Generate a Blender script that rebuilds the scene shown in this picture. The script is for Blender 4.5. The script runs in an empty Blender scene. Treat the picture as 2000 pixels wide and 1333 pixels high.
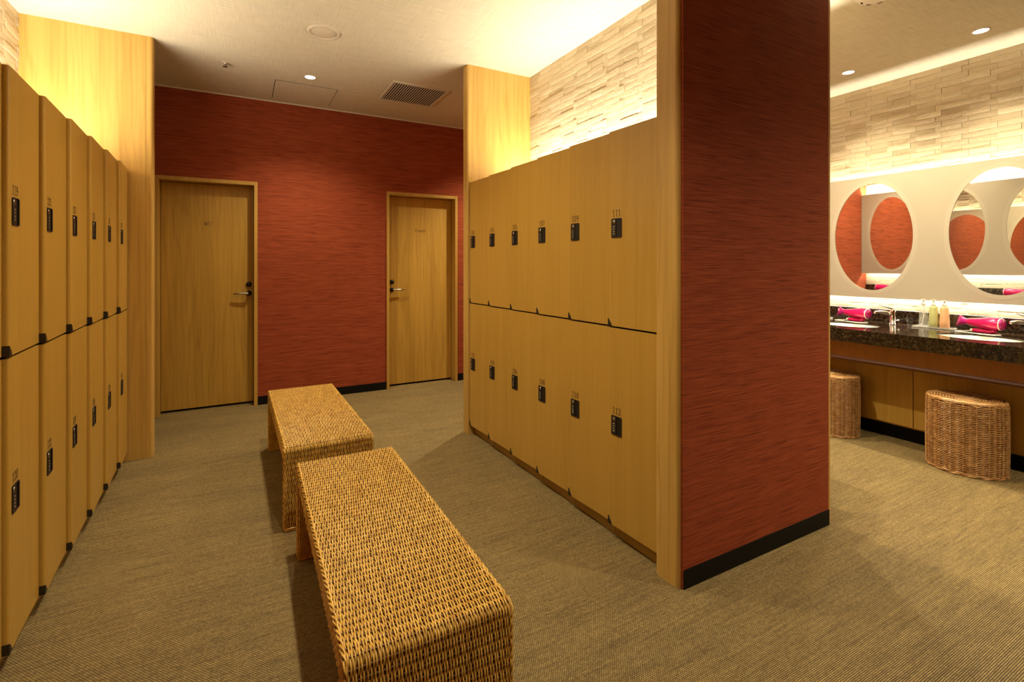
import bpy, bmesh, math, random
import numpy as np
from mathutils import Vector, Matrix

random.seed(7)
rng = np.random.default_rng(7)
PI = math.pi
SC = bpy.context.scene
COL = SC.collection

# ------------------------------------------------------------------ camera
cam_d = bpy.data.cameras.new('camera')
cam = bpy.data.objects.new('camera', cam_d)
COL.objects.link(cam)
cam.location = (0, 0, 1.33)
cam.rotation_euler = (PI / 2, 0, -0.5025)
cam_d.sensor_width = 36
cam_d.lens = 962.98 / 2000 * 36
cam_d.shift_y = -149.5 / 2000
cam_d.clip_start = 0.02
SC.camera = cam

# ------------------------------------------------------------------ world, view
W = bpy.data.worlds.new('world')
SC.world = W
W.use_nodes = True
W.node_tree.nodes['Background'].inputs[0].default_value = (0.9, 0.75, 0.5, 1)
W.node_tree.nodes['Background'].inputs[1].default_value = 0.0
SC.view_settings.view_transform = 'Standard'
SC.view_settings.look = 'None'
SC.view_settings.gamma = 1
SC.view_settings.use_curve_mapping = False
SC.view_settings.exposure = 0.12
SC.cycles.max_bounces = 8
SC.cycles.diffuse_bounces = 5
SC.cycles.glossy_bounces = 6
SC.cycles.sample_clamp_indirect = 25.0
SC.cycles.caustics_reflective = False
SC.cycles.caustics_refractive = False

LED_COL = (1.0, 0.90, 0.70)
DL_COL = (1.0, 0.86, 0.58)
LED_S = dict(right=165, left=205, vanity_top=130, vanity_low=110, opp_top=560, opp_low=90)
DL_P = dict(aisle=110, corridor=110, corridor2=210, vanity=90, aisle_end=170, partition=150, entry=235)

# ------------------------------------------------------------------ key dimensions
H = 2.90                       # ceiling
D = 5.248                      # red back wall
XL, XR = -0.672, 1.587         # locker door planes
WL = 0.3331                    # locker width
ZT, ZD, ZB = 1.9736, 1.029, 0.0724
BL, BR = -1.227, 2.137         # stone walls above the lockers
XV = 4.87                      # stone wall of the vanity
XM = 4.79                      # mirror front
XO = 2.60                      # stone back face of the partition
QO = 2.73                      # mirror front there
YE = 3.33                      # red end wall of the vanity aisle
YP = 1.437                     # near end of partition

# ------------------------------------------------------------------ material helpers
MATS = {}


class NT:
    def __init__(self, name):
        self.m = bpy.data.materials.new(name)
        self.m.use_nodes = True
        self.t = self.m.node_tree
        self.n = self.t.nodes
        self.l = self.t.links
        self.b = self.n['Principled BSDF']
        MATS[name] = self.m

    def add(self, typ, **kw):
        nd = self.n.new(typ)
        for k, v in kw.items():
            setattr(nd, k, v)
        return nd

    def link(self, a, b):
        self.l.new(a, b)

    def coords(self, scale=(1, 1, 1), rand=0.0, kind='Object', rot=(0, 0, 0)):
        tc = self.add('ShaderNodeTexCoord')
        src = tc.outputs[kind]
        if rand:
            oi = self.add('ShaderNodeObjectInfo')
            mu = self.add('ShaderNodeVectorMath', operation='SCALE')
            cb = self.add('ShaderNodeCombineXYZ')
            for i in range(3):
                self.link(oi.outputs['Random'], cb.inputs[i])
            self.link(cb.outputs[0], mu.inputs[0])
            mu.inputs['Scale'].default_value = rand
            ad = self.add('ShaderNodeVectorMath', operation='ADD')
            self.link(src, ad.inputs[0])
            self.link(mu.outputs[0], ad.inputs[1])
            src = ad.outputs[0]
        mp = self.add('ShaderNodeMapping')
        self.link(src, mp.inputs[0])
        mp.inputs['Scale'].default_value = scale
        mp.inputs['Rotation'].default_value = rot
        return mp.outputs[0]

    def noise(self, vec, scale=1, detail=3, rough=0.55, dist=0):
        nd = self.add('ShaderNodeTexNoise')
        nd.inputs['Scale'].default_value = scale
        nd.inputs['Detail'].default_value = detail
        nd.inputs['Roughness'].default_value = rough
        nd.inputs['Distortion'].default_value = dist
        self.link(vec, nd.inputs['Vector'])
        return nd.outputs['Fac']

    def ramp(self, fac, stops):
        r = self.add('ShaderNodeValToRGB')
        el = r.color_ramp.elements
        while len(el) < len(stops):
            el.new(0.5)
        for e, (p, c) in zip(el, stops):
            e.position = p
            e.color = (*c, 1) if len(c) == 3 else c
        self.link(fac, r.inputs[0])
        return r.outputs[0]

    def mix(self, a, b, fac, mode='MIX'):
        m = self.add('ShaderNodeMix', data_type='RGBA', blend_type=mode)
        for sock, v in ((m.inputs[6], a), (m.inputs[7], b), (m.inputs[0], fac)):
            if isinstance(v, (int, float)):
                sock.default_value = v
            elif isinstance(v, tuple):
                sock.default_value = (*v, 1)
            else:
                self.link(v, sock)
        return m.outputs[2]

    def bump(self, height, strength=0.3, dist=0.002):
        b = self.add('ShaderNodeBump')
        b.inputs['Strength'].default_value = strength
        b.inputs['Distance'].default_value = dist
        self.link(height, b.inputs['Height'])
        self.link(b.outputs[0], self.b.inputs['Normal'])

    def set(self, color=None, rough=None, metal=None, **kw):
        if color is not None:
            if isinstance(color, tuple):
                self.b.inputs['Base Color'].default_value = (*color, 1)
            else:
                self.link(color, self.b.inputs['Base Color'])
        if rough is not None:
            self.b.inputs['Roughness'].default_value = rough
        if metal is not None:
            self.b.inputs['Metallic'].default_value = metal
        for k, v in kw.items():
            self.b.inputs[k.replace('_', ' ')].default_value = v
        return self.m


def plain(name, color, rough=0.5, metal=0.0, **kw):
    return NT(name).set(color, rough, metal, **kw)


def emit(name, color, strength):
    m = NT(name)
    m.set((0.8, 0.8, 0.8), 0.5)
    m.b.inputs['Emission Color'].default_value = (*color, 1)
    m.b.inputs['Emission Strength'].default_value = strength
    return m.m


def wood(name, dark, mid, light, grain=1.0, rough=0.42, cathedral=0.0, fmix=0.6):
    m = NT(name)
    v1 = m.coords((70 * grain, 70 * grain, 1.6), rand=13)
    n1 = m.noise(v1, 1, 4, 0.6)
    v2 = m.coords((9, 9, 0.35), rand=13)
    n2 = m.noise(v2, 1, 2, 0.5, 0.4)
    base = m.ramp(n2, [(0.3, dark), (0.5, mid), (0.72, light)])
    fine = m.ramp(n1, [(0.30, (0.78, 0.74, 0.66)), (0.52, (1, 1, 1)), (0.75, (1.05, 1.05, 1.03))])
    col = m.mix(base, fine, fmix, 'MULTIPLY')
    if cathedral:
        v3 = m.coords((3.2, 3.2, 0.35), rand=13)
        wv = m.add('ShaderNodeTexWave', wave_type='BANDS', bands_direction='X')
        wv.inputs['Scale'].default_value = 1.7
        wv.inputs['Distortion'].default_value = 16
        wv.inputs['Detail'].default_value = 2.0
        wv.inputs['Detail Scale'].default_value = 1.3
        m.link(v3, wv.inputs['Vector'])
        rings = m.ramp(wv.outputs['Fac'], [(0.0, (0.80, 0.76, 0.68)), (0.35, (1, 1, 1)), (1, (1, 1, 1))])
        col = m.mix(col, rings, cathedral, 'MULTIPLY')
    m.set(col, rough)
    m.bump(n1, 0.12, 0.001)
    return m.m


M_LOCK = wood('locker_oak', (0.495, 0.300, 0.056), (0.52, 0.316, 0.061), (0.545, 0.333, 0.067), 1.5, 0.36, 0.0, 0.4)
M_OAK = wood('panel_oak', (0.52, 0.325, 0.080), (0.59, 0.375, 0.100), (0.65, 0.42, 0.122), 0.8, 0.42, 0.4)
M_DOOR = wood('door_oak', (0.42, 0.240, 0.040), (0.49, 0.285, 0.050), (0.55, 0.325, 0.062), 0.8, 0.42, 0.5)
M_FRAME = wood('frame_oak', (0.45, 0.265, 0.052), (0.50, 0.295, 0.060), (0.55, 0.33, 0.072), 1.2, 0.45)
M_APRON = wood('apron_wood', (0.26, 0.098, 0.016), (0.30, 0.115, 0.019), (0.33, 0.13, 0.023), 1.0, 0.4)
M_CAB = wood('cabinet_oak', (0.46, 0.27, 0.048), (0.52, 0.31, 0.058), (0.57, 0.35, 0.07), 1.2, 0.42)
M_BEAD = plain('bead_brown', (0.085, 0.022, 0.007), 0.5)
M_KICK = plain('kick_brown', (0.42, 0.27, 0.060), 0.5)
M_BLACK = plain('black_plastic', (0.006, 0.005, 0.005), 0.5)
M_BUMP = plain('dark_bumper', (0.016, 0.012, 0.009), 0.5)
M_BASE = plain('black_baseboard', (0.0035, 0.003, 0.003), 0.6, Specular_IOR_Level=0.2)
M_DARK = plain('gap_shade', (0.015, 0.009, 0.006), 0.9)  # near-black that paints the shade inside gaps, slots and cavities
M_INK = plain('brown_ink', (0.055, 0.022, 0.007), 0.6)
M_STEEL = plain('satin_steel', (0.52, 0.48, 0.42), 0.3, 1.0)
M_BRONZE = plain('dark_bronze', (0.06, 0.045, 0.035), 0.35, 0.9)
M_CHROME = plain('chrome', (0.85, 0.85, 0.85), 0.07, 1.0)
M_WHITE = plain('white_plastic', (0.78, 0.75, 0.68), 0.45)
M_CEILP = plain('cream_metal', (0.66, 0.60, 0.50), 0.5)
M_CERAM = plain('ceramic', (0.80, 0.78, 0.70), 0.15)
M_PINK = plain('pink_gloss', (0.72, 0.012, 0.14), 0.16, 0.15, Coat_Weight=0.6)
M_PINKD = plain('pink_nozzle', (0.50, 0.02, 0.22), 0.2, 0.3, Coat_Weight=0.5)
M_GREEN = plain('green_bottle', (0.50, 0.51, 0.22), 0.3)
M_ORANGE = plain('orange_bottle', (0.82, 0.46, 0.24), 0.3)
M_ACRYL = NT('clear_acrylic').set((0.85, 0.84, 0.78), 0.08, 0, Alpha=0.22)
M_MIRROR = plain('mirror_glass', (0.90, 0.90, 0.86), 0.0, 1.0)
M_DIAL = plain('dial_grey', (0.30, 0.27, 0.21), 0.35, 0.6)

# red woven wallpaper, yarn lines run horizontally
def red_paper():
    m = NT('red_wallpaper')
    va = m.coords((5, 5, 320))
    vb = m.coords((1.6, 1.6, 70))
    vc = m.coords((14, 14, 520))
    a = m.noise(va, 1, 3, 0.6)
    b = m.noise(vb, 1, 2, 0.5)
    c = m.noise(vc, 1, 2, 0.5)
    base = m.ramp(a, [(0.27, (0.090, 0.016, 0.007)), (0.40, (0.265, 0.048, 0.016)), (0.58, (0.350, 0.074, 0.026)), (0.78, (0.430, 0.120, 0.050))])
    tone = m.ramp(b, [(0.3, (0.88, 0.86, 0.86)), (0.7, (1.06, 1.06, 1.06))])
    fine = m.ramp(c, [(0.3, (0.55, 0.5, 0.5)), (0.5, (1, 1, 1)), (0.8, (1.1, 1.1, 1.1))])
    dk = m.noise(m.coords((4.2, 4.2, 460)), 1, 1, 0.5)
    lines = m.ramp(dk, [(0.30, (0.26, 0.20, 0.20)), (0.39, (1, 1, 1))])
    col = m.mix(m.mix(base, tone, 0.8, 'MULTIPLY'), fine, 0.55, 'MULTIPLY')
    col = m.mix(col, lines, 0.85, 'MULTIPLY')
    m.set(col, 0.75)
    m.b.inputs['Specular IOR Level'].default_value = 0.2
    m.bump(a, 0.35, 0.002)
    return m.m


M_RED = red_paper()


def carpet():
    m = NT('woven_carpet')
    v = m.coords((1, 1, 1))
    br = m.add('ShaderNodeTexBrick')
    br.inputs['Scale'].default_value = 1.0
    br.inputs['Brick Width'].default_value = 0.0090
    br.inputs['Row Height'].default_value = 0.0056
    br.inputs['Mortar Size'].default_value = 0.0012
    br.inputs['Mortar Smooth'].default_value = 0.5
    br.inputs['Bias'].default_value = -0.1
    br.offset = 0.5
    br.inputs['Color1'].default_value = (0.460, 0.340, 0.140, 1)
    br.inputs['Color2'].default_value = (0.290, 0.200, 0.080, 1)
    br.inputs['Mortar'].default_value = (0.022, 0.014, 0.006, 1)
    m.link(v, br.inputs['Vector'])
    s1 = m.noise(m.coords((4, 90, 1)), 1, 3, 0.6)
    s2 = m.noise(m.coords((1.2, 5, 1)), 1, 3, 0.5)
    st = m.ramp(s1, [(0.30, (0.62, 0.60, 0.60)), (0.5, (0.95, 0.95, 0.95)), (0.70, (1.22, 1.2, 1.15))])
    sp = m.ramp(s2, [(0.3, (0.86, 0.86, 0.88)), (0.7, (1.1, 1.1, 1.06))])
    col = m.mix(m.mix(br.outputs['Color'], st, 0.8, 'MULTIPLY'), sp, 0.8, 'MULTIPLY')
    m.set(col, 0.7)
    m.b.inputs['Specular IOR Level'].default_value = 0.25
    inv = m.add('ShaderNodeMath', operation='SUBTRACT')
    inv.inputs[0].default_value = 1
    m.link(br.outputs['Fac'], inv.inputs[1])
    m.bump(inv.outputs[0], 0.5, 0.002)
    return m.m


M_CARPET = carpet()


def ceiling_paper():
    m = NT('ceiling_cloth')
    a = m.noise(m.coords((6, 130, 1)), 1, 2, 0.5)
    b = m.noise(m.coords((130, 6, 1)), 1, 2, 0.5)
    c1 = m.ramp(a, [(0.3, (0.90, 0.90, 0.89)), (0.7, (1.04, 1.04, 1.04))])
    c2 = m.ramp(b, [(0.3, (0.92, 0.92, 0.91)), (0.7, (1.03, 1.03, 1.03))])
    col = m.mix(m.mix((0.70, 0.655, 0.545), c1, 1.0, 'MULTIPLY'), c2, 1.0, 'MULTIPLY')
    m.set(col, 0.9)
    m.b.inputs['Specular IOR Level'].default_value = 0.1
    return m.m


M_CEIL = ceiling_paper()


def stone():
    m = NT('split_stone')
    v = m.coords((1, 1, 1), rand=31)
    a = m.noise(m.coords((40, 40, 90), rand=31), 1, 4, 0.6)
    wv = m.add('ShaderNodeTexWave', wave_type='BANDS', bands_direction='DIAGONAL')
    wv.inputs['Scale'].default_value = 30
    wv.inputs['Distortion'].default_value = 6
    wv.inputs['Detail'].default_value = 2
    m.link(v, wv.inputs['Vector'])
    oi = m.add('ShaderNodeObjectInfo')
    tint = m.ramp(oi.outputs['Random'], [(0.0, (0.50, 0.42, 0.285)), (0.5, (0.56, 0.475, 0.33)), (1.0, (0.61, 0.53, 0.38))])
    sh = m.ramp(a, [(0.25, (0.88, 0.87, 0.85)), (0.7, (1.05, 1.05, 1.05))])
    col = m.mix(tint, sh, 0.8, 'MULTIPLY')
    m.set(col, 0.85)
    mm = m.add('ShaderNodeMath', operation='ADD')
    m.link(a, mm.inputs[0])
    ms = m.add('ShaderNodeMath', operation='MULTIPLY')
    ms.inputs[1].default_value = 0.22
    m.link(wv.outputs['Fac'], ms.inputs[0])
    m.link(ms.outputs[0], mm.inputs[1])
    m.bump(mm.outputs[0], 0.5, 0.003)
    return m.m


M_STONE = stone()
M_STONEBED = plain('stone_bed', (0.40, 0.33, 0.22), 0.9)


def granite():
    m = NT('dark_granite')
    a = m.noise(m.coords((1, 1, 1)), 55, 5, 0.7)
    vo = m.add('ShaderNodeTexVoronoi')
    vo.inputs['Scale'].default_value = 75
    m.link(m.coords((1, 1, 1)), vo.inputs['Vector'])
    base = m.ramp(a, [(0.40, (0.010, 0.006, 0.004)), (0.56, (0.036, 0.022, 0.011)), (0.68, (0.11, 0.075, 0.035)), (0.82, (0.26, 0.21, 0.13))])
    sp = m.ramp(vo.outputs['Distance'], [(0.0, (1.5, 1.4, 1.2)), (0.25, (0.9, 0.9, 0.9)), (1, (0.7, 0.7, 0.7))])
    m.set(m.mix(base, sp, 0.6, 'MULTIPLY'), 0.07)
    return m.m


M_GRAN = granite()


def frosted():
    m = NT('frosted_mirror')
    m.set((0.50, 0.465, 0.375), 0.40, 0.25)
    return m.m


M_FROST = frosted()
M_RING = plain('frosted_rim', (0.54, 0.505, 0.41), 0.42, 0.22)


def rattan(name, c0, c1, c2):
    m = NT(name)
    a = m.noise(m.coords((26, 26, 26)), 1, 3, 0.6)
    b = m.noise(m.coords((160, 14, 40)), 1, 2, 0.5)
    col = m.ramp(a, [(0.30, c0), (0.50, c1), (0.72, c2)])
    tn = m.ramp(b, [(0.3, (0.62, 0.55, 0.5)), (0.6, (1.05, 1.05, 1.05))])
    m.set(m.mix(col, tn, 0.7, 'MULTIPLY'), 0.30)
    m.b.inputs['Coat Weight'].default_value = 0.35
    m.b.inputs['Coat Roughness'].default_value = 0.18
    return m.m


M_RATTAN = rattan('rattan_strand', (0.50, 0.265, 0.048), (0.74, 0.455, 0.095), (0.84, 0.560, 0.150))
M_RATTAN2 = rattan('rattan_stool', (0.43, 0.215, 0.075), (0.58, 0.325, 0.125), (0.66, 0.41, 0.18))
M_RDARK = plain('rattan_stake_shaded', (0.17, 0.070, 0.016), 0.4)  # stakes darkened to paint shade into the holes of the weave
M_RCORE = plain('rattan_core_shade', (0.022, 0.009, 0.004), 0.9)  # near-black filling, painted shade behind the gaps between strands

# ------------------------------------------------------------------ mesh helpers


class MB:
    """collects shapes into one mesh"""

    def __init__(self):
        self.v, self.f, self.m, self.s = [], [], [], []

    def add(self, vs, fs, mi=0, smooth=False):
        o = len(self.v)
        self.v += [tuple(p) for p in vs]
        for f in fs:
            self.f.append(tuple(i + o for i in f))
            self.m.append(mi)
            self.s.append(smooth)
        return self

    def box(self, x0, x1, y0, y1, z0, z1, mi=0, bev=0.0, seg=2):
        if bev:
            bm = bmesh.new()
            bmesh.ops.create_cube(bm, size=1)
            for p in bm.verts:
                p.co = ((x0 + x1) / 2 + p.co.x * (x1 - x0), (y0 + y1) / 2 + p.co.y * (y1 - y0), (z0 + z1) / 2 + p.co.z * (z1 - z0))
            bmesh.ops.bevel(bm, geom=bm.edges[:], offset=bev, segments=seg, affect='EDGES', profile=0.5)
            bm.verts.index_update()
            self.add([p.co[:] for p in bm.verts], [[p.index for p in f.verts] for f in bm.faces], mi, False)
            bm.free()
            return self
        vs = [(x0, y0, z0), (x1, y0, z0), (x1, y1, z0), (x0, y1, z0), (x0, y0, z1), (x1, y0, z1), (x1, y1, z1), (x0, y1, z1)]
        return self.add(vs, [(0, 3, 2, 1), (4, 5, 6, 7), (0, 1, 5, 4), (1, 2, 6, 5), (2, 3, 7, 6), (3, 0, 4, 7)], mi)

    def prism(self, poly, a0, a1, axis='z', mi=0, smooth=False):
        """poly: ccw 2-D points, extruded along axis"""
        n = len(poly)
        def P(p, a):
            if axis == 'z':
                return (p[0], p[1], a)
            if axis == 'x':
                return (a, p[0], p[1])
            return (p[0], a, p[1])
        vs = [P(p, a0) for p in poly] + [P(p, a1) for p in poly]
        self.add(vs, [tuple(range(n - 1, -1, -1)), tuple(range(n, 2 * n))], mi, False)
        o = len(self.v) - 2 * n
        for i in range(n):
            j = (i + 1) % n
            self.f.append((o + i, o + j, o + n + j, o + n + i))
            self.m.append(mi)
            self.s.append(smooth)
        return self

    def lathe(self, prof, cx=0, cy=0, cz=0, n=32, mi=0, axis='z', sx=1, sy=1, smooth=True):
        vs, fs = [], []
        k = len(prof)
        for i in range(n):
            a = 2 * PI * i / n
            for r, z in prof:
                p = (r * math.cos(a) * sx, r * math.sin(a) * sy, z)
                if axis == 'y':
                    p = (p[0], p[2], p[1])
                elif axis == 'x':
                    p = (p[2], p[0], p[1])
                vs.append((p[0] + cx, p[1] + cy, p[2] + cz))
        for i in range(n):
            for j in range(k - 1):
                a, b = i * k + j, ((i + 1) % n) * k + j
                fs.append((a, b, b + 1, a + 1))
        return self.add(vs, fs, mi, smooth)

    def tube(self, pts, r, n=8, mi=0, cap=True, sq=1.0):
        pts = [Vector(p) for p in pts]
        rs = r if isinstance(r, (list, tuple)) else [r] * len(pts)
        vs, fs = [], []
        prev = None
        for i, p in enumerate(pts):
            t = (pts[min(i + 1, len(pts) - 1)] - pts[max(i - 1, 0)]).normalized()
            if prev is None:
                up = Vector((0, 0, 1)) if abs(t.z) < 0.9 else Vector((1, 0, 0))
                u = t.cross(up).normalized()
            else:
                u = (prev - t * prev.dot(t)).normalized()
            prev = u
            w = t.cross(u)
            for k in range(n):
                a = 2 * PI * k / n
                vs.append(p + (u * math.cos(a) + w * math.sin(a) * sq) * rs[i])
        for i in range(len(pts) - 1):
            for k in range(n):
                a, b = i * n + k, i * n + (k + 1) % n
                fs.append((a, b, b + n, a + n))
        if cap:
            fs.append(tuple(range(n - 1, -1, -1)))
            o = (len(pts) - 1) * n
            fs.append(tuple(range(o, o + n)))
        return self.add([p[:] for p in vs], fs, mi, True)

    def mesh(self, name, mats):
        me = bpy.data.meshes.new(name)
        me.from_pydata(self.v, [], self.f)
        for m in (mats if isinstance(mats, (list, tuple)) else [mats]):
            me.materials.append(m)
        me.polygons.foreach_set('material_index', self.m)
        me.polygons.foreach_set('use_smooth', self.s)
        me.update()
        return me

    def build(self, name, mats, parent=None, loc=None):
        return link(name, self.mesh(name, mats), parent, loc)


def link(name, me, parent=None, loc=None):
    o = bpy.data.objects.new(name, me)
    COL.objects.link(o)
    if parent is not None:
        o.parent = parent
    if loc is not None:
        o.location = loc
    return o


def thing(name, label, cat, loc=(0, 0, 0), rz=0, group=None):
    o = link(name, None, None, loc)
    o.rotation_euler = (0, 0, rz)
    o.empty_display_size = 0.1
    return tag(o, label, cat, group)


def tag(o, label, cat, group=None):
    o['label'] = label
    o['category'] = cat
    if group:
        o['group'] = group
    return o


def struct(o, label=None):
    o['kind'] = 'structure'
    if label:
        o['label'] = label
    return o


def copy_tree(o, parent=None):
    c = o.copy()
    COL.objects.link(c)
    c.parent = parent
    for ch in list(o.children):
        copy_tree(ch, c)
    return c


def np_mesh(name, verts, quads, mats, smooth=True):
    me = bpy.data.meshes.new(name)
    nv, nq = len(verts), len(quads)
    me.vertices.add(nv)
    me.vertices.foreach_set('co', np.asarray(verts, np.float32).ravel())
    me.loops.add(nq * 4)
    me.loops.foreach_set('vertex_index', np.asarray(quads, np.int32).ravel())
    me.polygons.add(nq)
    me.polygons.foreach_set('loop_start', np.arange(0, nq * 4, 4, dtype=np.int32))
    me.polygons.foreach_set('use_smooth', np.full(nq, smooth))
    for m in mats:
        me.materials.append(m)
    me.update(calc_edges=True)
    me.validate()
    return me


class NPTubes:
    """many thin strands in one mesh"""

    def __init__(self):
        self.v, self.q, self.o = [], [], 0

    def strand(self, P, N, B, r, n=5, closed=False, flat=1.0):
        """P points (k,3); N, B unit frames (k,3)"""
        k = len(P)
        a = np.arange(n) * 2 * PI / n + 0.3
        V = P[:, None, :] + r * (np.cos(a)[None, :, None] * N[:, None, :] * flat + np.sin(a)[None, :, None] * B[:, None, :])
        self.v.append(V.reshape(-1, 3))
        i = np.arange(k if closed else k - 1)
        j = np.arange(n)
        I, J = np.meshgrid(i, j, indexing='ij')
        I2, J2 = (I + 1) % k, (J + 1) % n
        q = np.stack([I * n + J, I * n + J2, I2 * n + J2, I2 * n + J], -1).reshape(-1, 4) + self.o
        self.q.append(q)
        self.o += k * n

    def build(self, name, mat, parent=None):
        me = np_mesh(name, np.concatenate(self.v), np.concatenate(self.q), [mat])
        return link(name, me, parent)


# ------------------------------------------------------------------ lettering (serif strokes)
def ell(cx, cy, rx, ry, a0=0, a1=360, n=18):
    return [(cx + rx * math.cos(math.radians(a0 + (a1 - a0) * i / n)), cy + ry * math.sin(math.radians(a0 + (a1 - a0) * i / n))) for i in range(n + 1)]


GL = {
    '0': (0.54, [ell(.27, .5, .21, .47)]),
    '1': (0.54, [[(.28, 0), (.28, 1)], [(.28, .98), (.12, .84)], [(.1, .01), (.46, .01)]]),
    '2': (0.54, [[(.07, .74), (.10, .88), (.27, .98), (.42, .88), (.45, .70), (.36, .48), (.20, .26), (.05, .05)], [(.05, .04), (.48, .04)], [(.48, .04), (.5, .18)]]),
    '3': (0.54, [[(.07, .84), (.2, .98), (.38, .92), (.43, .76), (.36, .58), (.2, .52)], [(.2, .52), (.40, .46), (.47, .27), (.38, .06), (.2, .01), (.06, .14)]]),
    '4': (0.54, [[(.36, 0), (.36, 1)], [(.36, 1), (.03, .30)], [(.03, .28), (.52, .28)], [(.25, .01), (.47, .01)]]),
    '5': (0.54, [[(.44, .96), (.12, .96)], [(.12, .98), (.09, .54)], [(.09, .54), (.25, .62), (.42, .52), (.47, .3), (.38, .06), (.2, .01), (.05, .12)]]),
    '6': (0.54, [[(.43, .92), (.28, .98), (.13, .8), (.06, .45), (.10, .12), (.26, .01), (.42, .10), (.47, .3), (.42, .5), (.27, .58), (.1, .45)]]),
    '7': (0.54, [[(.05, .96), (.48, .96)], [(.05, .96), (.04, .8)], [(.48, .96), (.30, .5), (.21, .0)]]),
    '8': (0.54, [ell(.27, .75, .17, .23), ell(.27, .26, .21, .26)]),
    '9': (0.54, [[(.11, .08), (.26, .02), (.41, .2), (.48, .55), (.44, .88), (.28, .99), (.12, .9), (.07, .7), (.12, .5), (.27, .42), (.44, .55)]]),
    'W': (1.05, [[(.06, 1), (.28, 0)], [(.28, 0), (.50, .9)], [(.46, 1), (.70, 0)], [(.70, 0), (.92, 1)], [(0, .99), (.16, .99)], [(.38, .99), (.54, .99)], [(.84, .99), (1.0, .99)]]),
    'C': (0.80, [ell(.42, .5, .36, .49, 42, 318, 22), [(.70, .98), (.70, .72)]]),
    'P': (0.62, [[(.12, 0), (.12, 1)], [(.12, .98), (.34, .98), (.50, .86), (.50, .64), (.34, .50), (.12, .50)], [(.02, .01), (.24, .01)], [(.02, .99), (.14, .99)]]),
    'r': (0.44, [[(.12, 0), (.12, .66)], [(.12, .48), (.24, .64), (.36, .62)], [(.02, .01), (.24, .01)]]),
    'i': (0.28, [[(.13, 0), (.13, .66)], [(.13, .86), (.13, .96)], [(.02, .01), (.24, .01)]]),
    'v': (0.50, [[(.05, .66), (.24, 0)], [(.24, 0), (.43, .66)], [(0, .65), (.13, .65)], [(.36, .65), (.49, .65)]]),
    'a': (0.50, [[(.08, .54), (.2, .66), (.34, .58), (.36, .40), (.36, .02), (.46, .02)], [(.36, .40), (.14, .34), (.06, .16), (.16, .01), (.36, .14)]]),
    't': (0.36, [[(.15, .86), (.15, .10), (.22, .01), (.33, .06)], [(.02, .65), (.32, .65)]]),
    'e': (0.48, [[(.06, .36), (.42, .36), (.38, .60), (.24, .67), (.10, .56), (.06, .34), (.12, .10), (.26, .0), (.42, .12)]]),
}


def text_mesh(txt, h, name, thick=0.105, thin=0.048, gap=0.06):
    """flat lettering in the x-z plane, facing -y, starting at x=0"""
    mb = MB()
    x = 0
    for ch in txt:
        w, strokes = GL[ch]
        for st in strokes:
            for (ax, ay), (bx, by) in zip(st[:-1], st[1:]):
                dx, dy = bx - ax, by - ay
                L = math.hypot(dx, dy) or 1e-6
                wd = (thin + (thick - thin) * abs(dy) / L) / 2
                nx, ny = -dy / L * wd, dx / L * wd
                ex, ey = dx / L * 0.015, dy / L * 0.015
                q = [(ax - ex - nx, ay - ey - ny), (bx + ex - nx, by + ey - ny), (bx + ex + nx, by + ey + ny), (ax - ex + nx, ay - ey + ny)]
                mb.prism([((x + p[0]) * h, p[1] * h) for p in q], 0, 0.0004, 'y')
        x += w + gap
    me = mb.mesh(name, M_INK)
    return me, (x - gap) * h


# ------------------------------------------------------------------ the setting
def struct_box(name, x0, x1, y0, y1, z0, z1, mat, label=None):
    return struct(MB().box(x0, x1, y0, y1, z0, z1).build(name, mat), label)


FY = -2.4     # wall behind the camera
struct_box('floor', -1.4, 5.05, FY - .1, 5.6, -0.10, 0, M_CARPET, 'tan woven carpet floor')
struct_box('ceiling', -1.4, 5.05, FY - .1, 5.6, H, H + 0.1, M_CEIL, 'cream cloth-papered ceiling')
# back wall with two door openings
D1 = (-0.628, 0.107)
D2 = (1.389, 2.139)
DZ = 2.075
mb = MB()
for a, b, z0 in ((-1.4, D1[0] - .03, 0), (D1[1] + .03, D2[0] - .03, 0), (D2[1] + .03, 3.3, 0)):
    mb.box(a, b, D, D + .16, 0, H)
for a, b in (D1, D2):
    mb.box(a - .03, b + .03, D, D + .16, DZ + .035, H)
wb = struct(mb.build('wall_back', M_RED), 'red woven wallpaper wall with two doors')
# thin ceiling line over the red wall
struct_box('trim_1', -1.4, 3.2, D - .004, D, H - .012, H, M_CEILP)
# behind the door leaves
struct_box('wall_behind_doors', -1.4, 3.3, D + .20, D + .24, 0, H, M_DARK)
for nm, a, b in (('baseboard_back_left', -1.15, D1[0] - .032), ('baseboard_back_middle', D1[1] + .032, D2[0] - .032), ('baseboard_back_right', D2[1] + .032, 3.2)):
    struct_box(nm, a, b, D - .006, D, 0.0, 0.080, M_BASE)
# left
struct_box('wall_left', BL - .10, BL - .012, 1.76, D, 0, H, M_STONEBED, 'split stone wall above the left lockers')
WLEFT = bpy.data.objects['wall_left']
struct_box('wall_left_near', -1.3, -0.72, FY, 1.755, 0, H, M_RED)
# right end of the corridor behind the lockers
struct_box('wall_corridor_end', 3.2, 3.3, 3.45, D, 0, H, M_RED)
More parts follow.
